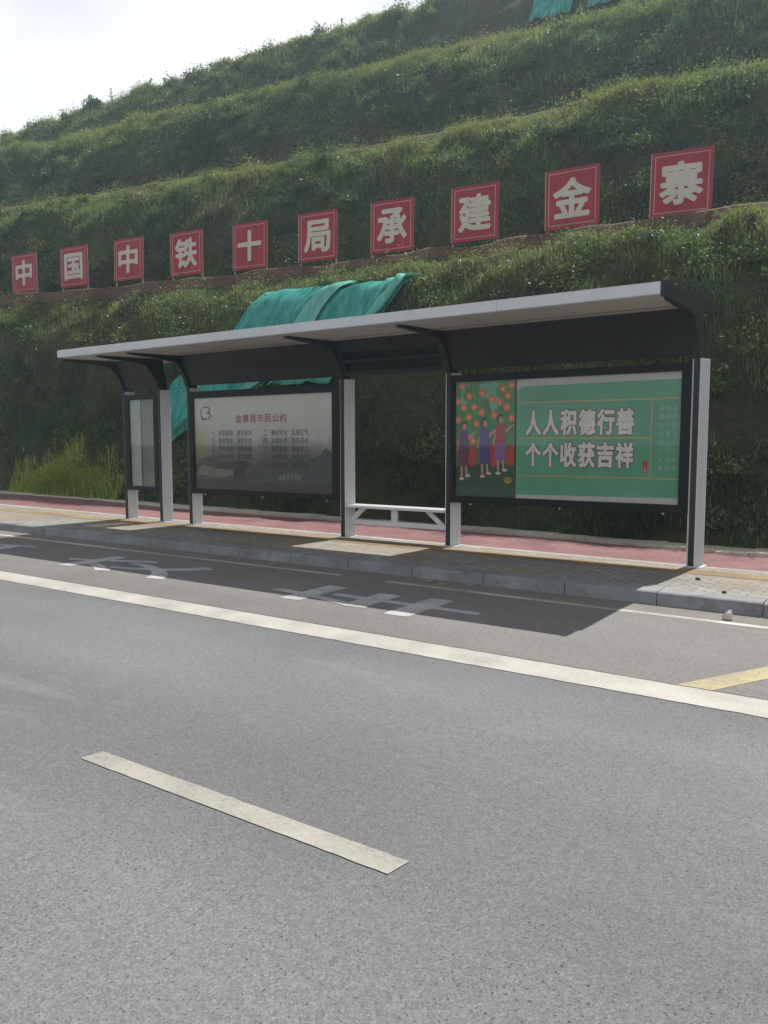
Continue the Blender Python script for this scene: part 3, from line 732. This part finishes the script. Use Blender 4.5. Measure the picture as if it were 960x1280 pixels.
# --- right case, green public notice
rc = case(PX[4]+.094, PX[5]-.003, .775, 2.59, -5.595, -2.475, .875, 2.492)
MB().box(PX[4]+.1, PX[5]-.01, YP+.10, YP+.119, .785, 2.58).build('back_panel', BLACK, rc)
MB().box(-5.594, -2.476, YG, YG+.005, .876, 2.491).build('glass', GLASS, rc)
ink = {}
def inkm(name, col, var=.08, sc=5, **k):
    if name not in ink: ink[name] = mat(name, col, .55, 0, var, sc, **k)
    return ink[name]
GREEN = inkm('green_print', (.085, .33, .20), .14, 1.6)
WHP = inkm('white_print', (.52, .50, .47), .05, 4); YLP = inkm('gold_print', (.42, .34, .12))
XD = -4.65
def px2(x, z): return (x, z)
sheetw = MB().box(XD, -2.474, YS, YS+.006, .874, 2.494).build('white_sheet', WHP, rc)
def rrect(x0, x1, z0, z1, r, n=5):
    o = []
    for cx, cz, a0 in ((x1-r, z0+r, -90), (x1-r, z1-r, 0), (x0+r, z1-r, 90), (x0+r, z0+r, 180)):
        o += [(cx+r*math.cos(R(a0+90*i/n)), cz+r*math.sin(R(a0+90*i/n))) for i in range(n+1)]
    return o
gs = MB().plate([(XD+.0, .925), (-2.476, .955), (-2.476, 2.405), (XD+.07, 2.395), (XD+.0, 2.32)], YS-.003, YS-.0005).build('green_sheet', GREEN, rc)
MB().box(XD-.022, XD-.001, YS-.006, YS+.006, .876, 2.491).build('divider', BLACK, rc)
for z in (2.165, 1.685, 1.180): MB().box(XD+.02, -2.50 if z != 1.685 else -2.84, YS-.0055, YS-.0035, z, z+.018).build('gold_line', YLP, rc)
MB().box(-2.837, -2.822, YS-.0055, YS-.0035, 1.20, 2.163).build('gold_line', YLP, rc)
SH = inkm('dark_red_print', (.16, .05, .06)); LET = inkm('cream_print', (.70, .66, .62))
def row(txt, x0, x1, z0, z1, w, y, m, name, bold):
    n = len(txt); pitch = (x1-x0)/n
    for i, ch in enumerate(txt):
        mb = MB(); letter(mb, ch, x0+pitch*i+pitch*(1-w)/2, x0+pitch*(i+1)-pitch*(1-w)/2, z0, z1, y, bold); mb.build(name, m, rc)
for txt, z0, z1 in (('人人积德行善', 1.745, 2.055), ('个个收获吉祥', 1.325, 1.625)):
    row(txt, -4.52, -3.03, z0, z1, .84, YS-.0045, SH, 'character_outline', .095)
    row(txt, -4.52, -3.03, z0, z1, .84, YS-.0078, LET, 'character', .046)
PALE = inkm('pale_green_print', (.26, .42, .36))
sm = MB()
for cx, txt in ((-2.548, '富强民主文明和谐'), (-2.630, '自由平等公正法治'), (-2.712, '爱国敬业诚信友善')):
    for i, ch in enumerate(txt):
        z = 2.09-i*.101-(i//2)*.008
        sm = MB(); letter(sm, ch, cx-.027, cx+.027, z-.072, z, YS-.0045); sm.build('small_character', PALE, rc)
for q, a, b in (('讲文明 树新风', -2.94, -2.72), ('公益广告', -2.68, -2.56)):
    sm = MB(); letter(sm, q, a, b, 1.01, 1.04, YS-.0055); sm.build('credit_lettering', inkm('faint_green_print', (.12, .33, .22)), rc)
sl = MB(); sl.plate(rrect(-2.925, -2.865, 1.255, 1.41, .028), YS-.0055, YS-.0035); sl.build('red_seal', inkm('red_print', (.45, .03, .06)), rc)
sl = MB(); sl.plate([(-2.918, 1.268), (-2.872, 1.268), (-2.895, 1.34)], YS-.0075, YS-.0058); sl.build('seal_mark', inkm('pink_print', (.55, .2, .22)), rc)
# folk-style painting: orchard, three people carrying fruit
pt = MB().box(-5.594, XD-.0225, YS, YS+.006, .874, 2.494).build('painting', inkm('orchard_print', (.030, .16, .045), .5, 4, col2=(.06, .30, .09)), rc)
class PMB(MB):
    def build(s, *a, **k):
        s.v = [(-5.594+(p[0]+5.594)*1.37, p[1], p[2]) for p in s.v]; return MB.build(s, *a, **k)
def disc(mb, x, z, rx, rz, y, n=12, a0=0): mb.plate([(x+rx*math.cos(2*math.pi*i/n+a0), z+rz*math.sin(2*math.pi*i/n+a0)) for i in range(n)], y-.0015, y)
k = PMB(); k.plate([(-5.59, .878), (-4.93, .878), (-4.93, 1.32), (-5.2, 1.36), (-5.59, 1.30)], YS-.002, YS-.0004); k.build('painted_ground', inkm('dark_green_print', (.020, .055, .035), .3, 5), rc)
k = PMB()
for q_, (x, z, a, b) in enumerate(((-5.23, 2.35, .10, .10), (-5.16, 2.22, .05, .16), (-5.15, 2.05, .035, .10), (-5.5, 2.2, .035, .22), (-5.19, 2.42, .14, .05))): disc(k, x, z, a, b, YS-.0003-q_*.00025)
k.build('painted_sky', inkm('pale_sky_print', (.15, .38, .27)), rc)
k = PMB()
for q_, (x, z, a, b) in enumerate(((-5.42, 2.30, .09, .12), (-5.36, 2.06, .11, .13), (-5.03, 2.33, .10, .14), (-5.04, 2.02, .12, .15), (-5.53, 2.02, .06, .12))): disc(k, x, z, a, b, YS-.0023-q_*.00025)
k.build('painted_crowns', inkm('leaf_print', (.030, .24, .04), .4, 14), rc)
for x, z in ((-5.52,2.44),(-5.44,2.29),(-5.29,2.33),(-5.38,2.14),(-5.50,2.13),(-5.29,2.06),(-5.18,2.24),(-5.09,2.20),(-5.06,2.38),(-5.0,2.28),(-5.01,2.12),(-5.15,2.02),(-4.96,1.97),(-5.35,1.90),(-5.44,2.0),(-5.39,1.66),(-5.57,2.22),(-5.57,1.96),(-4.96,2.42)):
    k = PMB(); disc(k, x, z, .040, .054, YS-.0056, 9, random.random()); k.build('painted_fruit', inkm('orange_print', (.66, .13, .04), .3, 20), rc)
    k = PMB(); disc(k, x+.003, z-.006, .018, .024, YS-.0072, 8); k.build('fruit_glow', inkm('light_orange_print', (.72, .34, .10)), rc)
for x, z, a, b in ((-5.395, 1.45, .055, .16), (-5.15, 1.47, .065, .17), (-4.965, 1.47, .05, .16), (-5.56, 1.55, .025, .12)): k = PMB(); disc(k, x, z, a, b, YS-.0052); k.build('painted_basket', inkm('basket_print', (.40, .035, .03), .35, 18), rc)
SKIN = inkm('skin_print', (.50, .26, .20)); HAIR = inkm('hair_print', (.02, .018, .022))
figs = [(-5.50, 1.86, 'purple_print', (.10, .035, .13), (.12, .03, .06)), (-5.26, 1.90, 'blue_print', (.09, .07, .24), (.06, .05, .22)), (-5.08, 1.95, 'crimson_print', (.36, .04, .07), (.22, .10, .28))]
for x, z, nm, c1, c2 in figs:
    k = PMB(); disc(k, x, z+.02, .040, .065, YS-.0070); k.build('painted_hair', HAIR, rc)
    k = PMB(); disc(k, x+.010, z, .026, .045, YS-.0092)
    k.plate([(x+.05, z-.14), (x+.14, z-.06), (x+.15, z-.08), (x+.06, z-.19)], YS-.0086, YS-.0071)
    k.plate([(x-.06, z-.16), (x-.085, z-.34), (x-.07, z-.35), (x-.045, z-.2)], YS-.0086, YS-.0071)
    k.plate([(x-.035, z-.52), (x-.03, z-.72), (x-.01, z-.72), (x-.008, z-.52)], YS-.0086, YS-.0071)
    k.plate([(x+.015, z-.52), (x+.03, z-.68), (x+.05, z-.68), (x+.04, z-.52)], YS-.0086, YS-.0071)
    k.build('painted_skin', SKIN, rc)
    k = PMB(); k.plate([(x-.055, z-.33), (x+.06, z-.33), (x+.055, z-.09), (x+.02, z-.05), (x-.02, z-.05), (x-.05, z-.09)], YS-.0103, YS-.0088); k.build('painted_shirt', inkm(nm, c1, .4, 30), rc)
    k = PMB(); k.plate([(x-.06, z-.56), (x+.065, z-.56), (x+.06, z-.332), (x-.055, z-.332)], YS-.0103, YS-.0088); k.build('painted_skirt', inkm(nm+'_skirt', c2, .3, 30), rc)
    for a, b in ((x-.018, z-.74), (x+.055, z-.695)): k = PMB(); disc(k, a, b, .030, .022, YS-.0103); k.build('painted_shoe', WHP, rc)
k = PMB(); disc(k, -4.99, 1.115, .05, .05, YS-.004, 7); k.build('painted_dog', inkm('ochre_print', (.30, .22, .04)), rc)
# --- left case, grey landscape notice with rows of brush lettering
lc = case(PX[2]+.094, PX[3]-.003, .715, 2.56, -11.06, -7.835, .80, 2.44)
MB().box(PX[2]+.1, PX[3]-.01, YP+.10, YP+.119, .725, 2.55).build('back_panel', BLACK, lc)
MB().box(-11.059, -7.836, YG, YG+.005, .801, 2.439).build('glass', GLASS, lc)
def mist_mat():
    M, n, b = newmat('misty_landscape_print'); g = NG(M)
    t = n.nodes.new('ShaderNodeTexCoord'); sx = n.nodes.new('ShaderNodeSeparateXYZ'); n.links.new(t.outputs['Object'], sx.inputs[0])
    mr = n.nodes.new('ShaderNodeMapRange'); mr.inputs['From Min'].default_value = .80; mr.inputs['From Max'].default_value = 2.44
    n.links.new(sx.outputs['Z'], mr.inputs['Value'])
    w = g.tex('Noise', 1.6, t.outputs['Object'], Detail=6, Roughness=.6)
    f = g.mix(mr.outputs['Result'], w.outputs['Fac'], .22)
    c = g.ramp(f, [(.16, (.035, .034, .032)), (.32, (.070, .069, .070)), (.46, (.20, .203, .20)), (.57, (.44, .435, .40)), (.80, (.62, .605, .55))])
    mx2 = n.nodes.new('ShaderNodeMapRange'); mx2.inputs['From Min'].default_value = -10.55; mx2.inputs['From Max'].default_value = -11.06
    n.links.new(sx.outputs['X'], mx2.inputs['Value'])
    band = g.ramp(mr.outputs['Result'], [(.2, 0.), (.5, .75), (.62, .6), (.78, 0.)])
    fac = g.mix(mx2.outputs['Result'], band, 1, 'MULTIPLY')
    c = g.mix(c, (.34, .30, .03), fac)
    n.links.new(c, b.inputs['Base Color']); b.inputs['Roughness'].default_value = .5
    return M
MB().box(-11.064, -7.83, YS, YS+.006, .795, 2.445).build('poster', mist_mat(), lc)
def prow(mb, txt, x0, x1, z0, z1, y=YS-.003, w=.86, bold=.012):
    n = len(txt); p = (x1-x0)/n
    for i, ch in enumerate(txt):
        if ch in ' ': continue
        if ch in '。；，、': letter(mb, ch, x0+p*i, x0+p*(i+.28), z0, z0+(z1-z0)*.22, y)
        elif ch == '一': letter(mb, ch, x0+p*i+p*.1, x0+p*(i+1)-p*.1, z0+(z1-z0)*.45, z0+(z1-z0)*.6, y)
        else: letter(mb, ch, x0+p*i+p*(1-w)/2, x0+p*(i+1)-p*(1-w)/2, z0, z1, y, bold)
k = MB(); prow(k, '金寨县市民公约', -10.03, -8.82, 1.985, 2.125, bold=.02); k.build('title_lettering', inkm('title_red_print', (.34, .05, .05)), lc)
INK = inkm('ink_print', (.045, .045, .045))
rowsL = ['一、热爱祖国 建设家乡。', '三、爱岗敬业 诚实守信。', '五、尊老爱幼 邻里和睦。', '七、保护环境 绿化家园。', '九、勤劳节俭 艰苦奋斗。']
rowsR = ['二、遵纪守法 弘扬正气。', '四、崇尚科学 移风易俗。', '六、尊师重教 勤奋学习。', '八、文明礼貌 助人为乐。', '十、爱护公物 维护公德。']
for i in range(5):
    z1 = 1.855-i*.137
    for txt, a, b in ((rowsL[i], -10.64, -9.54), (rowsR[i], -9.37, -8.26)):
        for q0, q1 in ((0, 2), (2, 6), (7, 12)):
            k = MB(); pt_ = (b-a)/len(txt); prow(k, txt[q0:q1], a+pt_*q0, a+pt_*q1, z1-.094, z1); k.build('verse_lettering', INK, lc)
k = MB(); prow(k, '金寨县文明办', -9.04, -8.50, 1.01, 1.10); k.build('credit_lettering', inkm('pale_credit_print', (.22, .22, .21)), lc)
# swirl emblem at the upper left: an open ring with a dot and an inner stroke
def arc(mb, cx, cz, rx, rz, a0, a1, w0, w1, y, n=18):
    o = []; q = []
    for i in range(n+1):
        t = R(a0+(a1-a0)*i/n); w = w0+(w1-w0)*i/n
        o.append((cx+(rx+w/2)*math.cos(t), cz+(rz+w/2)*math.sin(t))); q.append((cx+(rx-w/2)*math.cos(t), cz+(rz-w/2)*math.sin(t)))
    for i in range(n): mb.plate([o[i], o[i+1], q[i+1], q[i]], y-.0015, y)
k = MB(); arc(k, -10.79, 2.17, .11, .115, 95, 265, .008, .034, YS-.0005); arc(k, -10.80, 2.085, .10, .03, 200, 350, .02, .012, YS-.0023)
arc(k, -10.755, 2.225, .085, .055, -80, 140, .030, .016, YS-.0041); arc(k, -10.745, 2.12, .095, .055, -120, 85, .014, .034, YS-.0059)
k.build('emblem', inkm('emblem_print', (.07, .03, .035)), lc)
k = MB(); disc(k, -10.79, 2.335, .016, .016, YS-.0005); k.build('emblem_dot', inkm('title_red_print', (.3, .05, .05)), lc)
# printed hills, tower and river at the foot of the landscape
k = MB(); pts = [(-11.06, 1.10)]+[(-11.06+i*.1, 1.16+.13*math.sin(i*.55)+.10*math.sin(i*.23+1)+.03*math.sin(i*1.9)) for i in range(1, 16)]+[(-9.55, 1.02), (-11.06, .98)]
k.plate(pts, YS-.0012, YS-.0003); k.build('printed_hill', inkm('far_hill_print', (.085, .08, .078), .3, 6), lc)
k = MB(); pts = [(-9.75, 1.05)]+[(-9.7+i*.1, 1.10+.022*i+.06*math.sin(i*.8)+.03*math.sin(i*2.3)) for i in range(18)]+[(-7.836, 1.45), (-7.836, .99), (-9.75, .97)]
k.plate(pts, YS-.0026, YS-.0014); k.build('printed_hill', inkm('blue_hill_print', (.065, .07, .085), .3, 5), lc)
k = MB(); k.plate([(-10.09, 1.0), (-9.99, 1.0), (-9.99, 1.34), (-10.08, 1.34)], YS-.0028, YS-.0013).plate([(-9.965, .99), (-9.78, .99), (-9.78, 1.33), (-9.965, 1.33)], YS-.0040, YS-.0028); k.build('printed_tower', inkm('tower_print', (.04, .04, .042)), lc)
k = MB(); k.plate([(-11.06, 1.06), (-10.5, 1.02), (-10.1, 1.06), (-10.1, 1.16), (-10.5, 1.17), (-10.9, 1.24)], YS-.0026, YS-.0013); k.build('printed_river', inkm('river_print', (.19, .18, .16), .15, 4), lc)
# --- narrow end pane
ec = case(PX[0]+.094, PX[1]-.003, .715, 2.565, -12.90, -12.17, .795, 2.465)
MB().box(-12.899, -12.171, YG, YG+.005, .796, 2.464).build('glass', GREYGL, ec)
MB().box(-12.93, -12.60, YS, YS+.006, .775, 2.485).build('grey_sheet', inkm('grey_sheet_print', (.50, .51, .51), .1, 3), ec)
MB().box(-12.598, -12.57, YS-.002, YS+.02, .775, 2.485).build('mullion', BLACK, ec)
M, n_, b_ = newmat('frosted_pane'); b_.inputs['Base Color'].default_value = (.34, .36, .34, 1); b_.inputs['Roughness'].default_value = .3; b_.inputs['Alpha'].default_value = .42
g_ = NG(M); b_.inputs['Alpha'].default_value = .42
w_ = g_.tex('Noise', 3, g_.coord(), Detail=4); n_.links.new(g_.ramp(w_.outputs['Fac'], [(.3, (.30, .32, .30)), (.7, (.38, .40, .38))]), b_.inputs['Base Color'])
MB().box(-12.568, -12.14, YS, YS+.006, .775, 2.485).build('frosted_pane', M, ec)

# ------------------------------------------------------------------ small things by the kerb
def rock(name, loc, s, m, label, cat, seed, group=None):
    rr = random.Random(seed); bm = bmesh.new(); bmesh.ops.create_icosphere(bm, subdivisions=2, radius=1)
    for v in bm.verts:
        q = .72+.4*float(noise2(v.co.x*1.7+seed*3, v.co.y*1.7+v.co.z*2.1, seed)); v.co = Vector((v.co.x*s[0]*q, v.co.y*s[1]*q, max(v.co.z, -.55)*s[2]*q))
    zmin = min(v.co.z for v in bm.verts)
    for v in bm.verts: v.co.z -= zmin
    me = bpy.data.meshes.new(name); bm.to_mesh(me); bm.free()
    o = link(name, me, m); o.location = loc; o.rotation_euler.z = rr.random()*6
    return tag(o, label, cat, group)
ROCKM = grain_mat('rubble_stone', [(.3, (.16, .15, .14)), (.7, (.34, .32, .29))], 20, 3)
# crumpled paper: a folded little sheet
bm = bmesh.new(); bmesh.ops.create_icosphere(bm, subdivisions=2, radius=1)
for v in bm.verts:
    q = .65+.6*float(noise2(v.co.x*2.3+5, v.co.y*2.3+v.co.z*3, 12)); v.co = Vector((v.co.x*.052*q, v.co.y*.04*q, (max(v.co.z, -.6)+.6)*.042*q*(1.25+v.co.x*.5)))
me = bpy.data.meshes.new('crumpled_paper'); bm.to_mesh(me); bm.free()
pp = link('crumpled_paper', me, mat('paper_pinkish', (.55, .47, .45), .8, 0, .15, 20)); pp.location = (-1.45, 7.70, .002)
tag(pp, 'crumpled pale pink scrap of paper in the gutter below the kerb', 'litter')
for i, (x, y, s, lab) in enumerate([(-5.0, 7.78, .06, 'flat grey rubble piece in the gutter, leftmost of the few'), (-4.75, 7.80, .085, 'largest grey rubble lump lying against the kerb'),
        (-4.55, 7.74, .05, 'small grey rubble piece beside the largest lump'), (-4.22, 7.82, .07, 'rightmost grey rubble piece against the kerb face'),
        (-7.15, 7.72, .07, 'single flat dark stone in the gutter between the road characters and the kerb')]):
    rock('rubble', (x, y, .001), (s*.85, s*.55, s*.32), ROCKM, lab, 'rubble', i+3, 'rubble in the gutter')
for i, (x, y, s, lab) in enumerate([(-2.02, 9.0, .035, 'small dark pebble on the grey sidewalk near the right post'), (-1.62, 8.35, .03, 'tiny dark clod on the kerb edge at the right')]):
    rock('pebble', (x, y, .13), (s, s*.8, s*.5), CLAY, lab, 'pebble', i+23)

# ------------------------------------------------------------------ summer haze: one even box of air round everything
HAZE = .0015
if HAZE:
    hz = MB().box(-440, 320, -320, 320, -1.1, 46).build('haze', None)
    M = bpy.data.materials.new('summer_haze'); M.use_nodes = True; n = M.node_tree; n.nodes.clear()
    o = n.nodes.new('ShaderNodeOutputMaterial'); pv = n.nodes.new('ShaderNodeVolumePrincipled')
    pv.inputs['Color'].default_value = (.66, .84, 1, 1); pv.inputs['Density'].default_value = HAZE; pv.inputs['Anisotropy'].default_value = .45
    n.links.new(pv.outputs[0], o.inputs['Volume']); hz.data.materials.append(M)
    tag(hz, 'thin pale summer haze over the hillside and road', 'haze', kind='stuff')
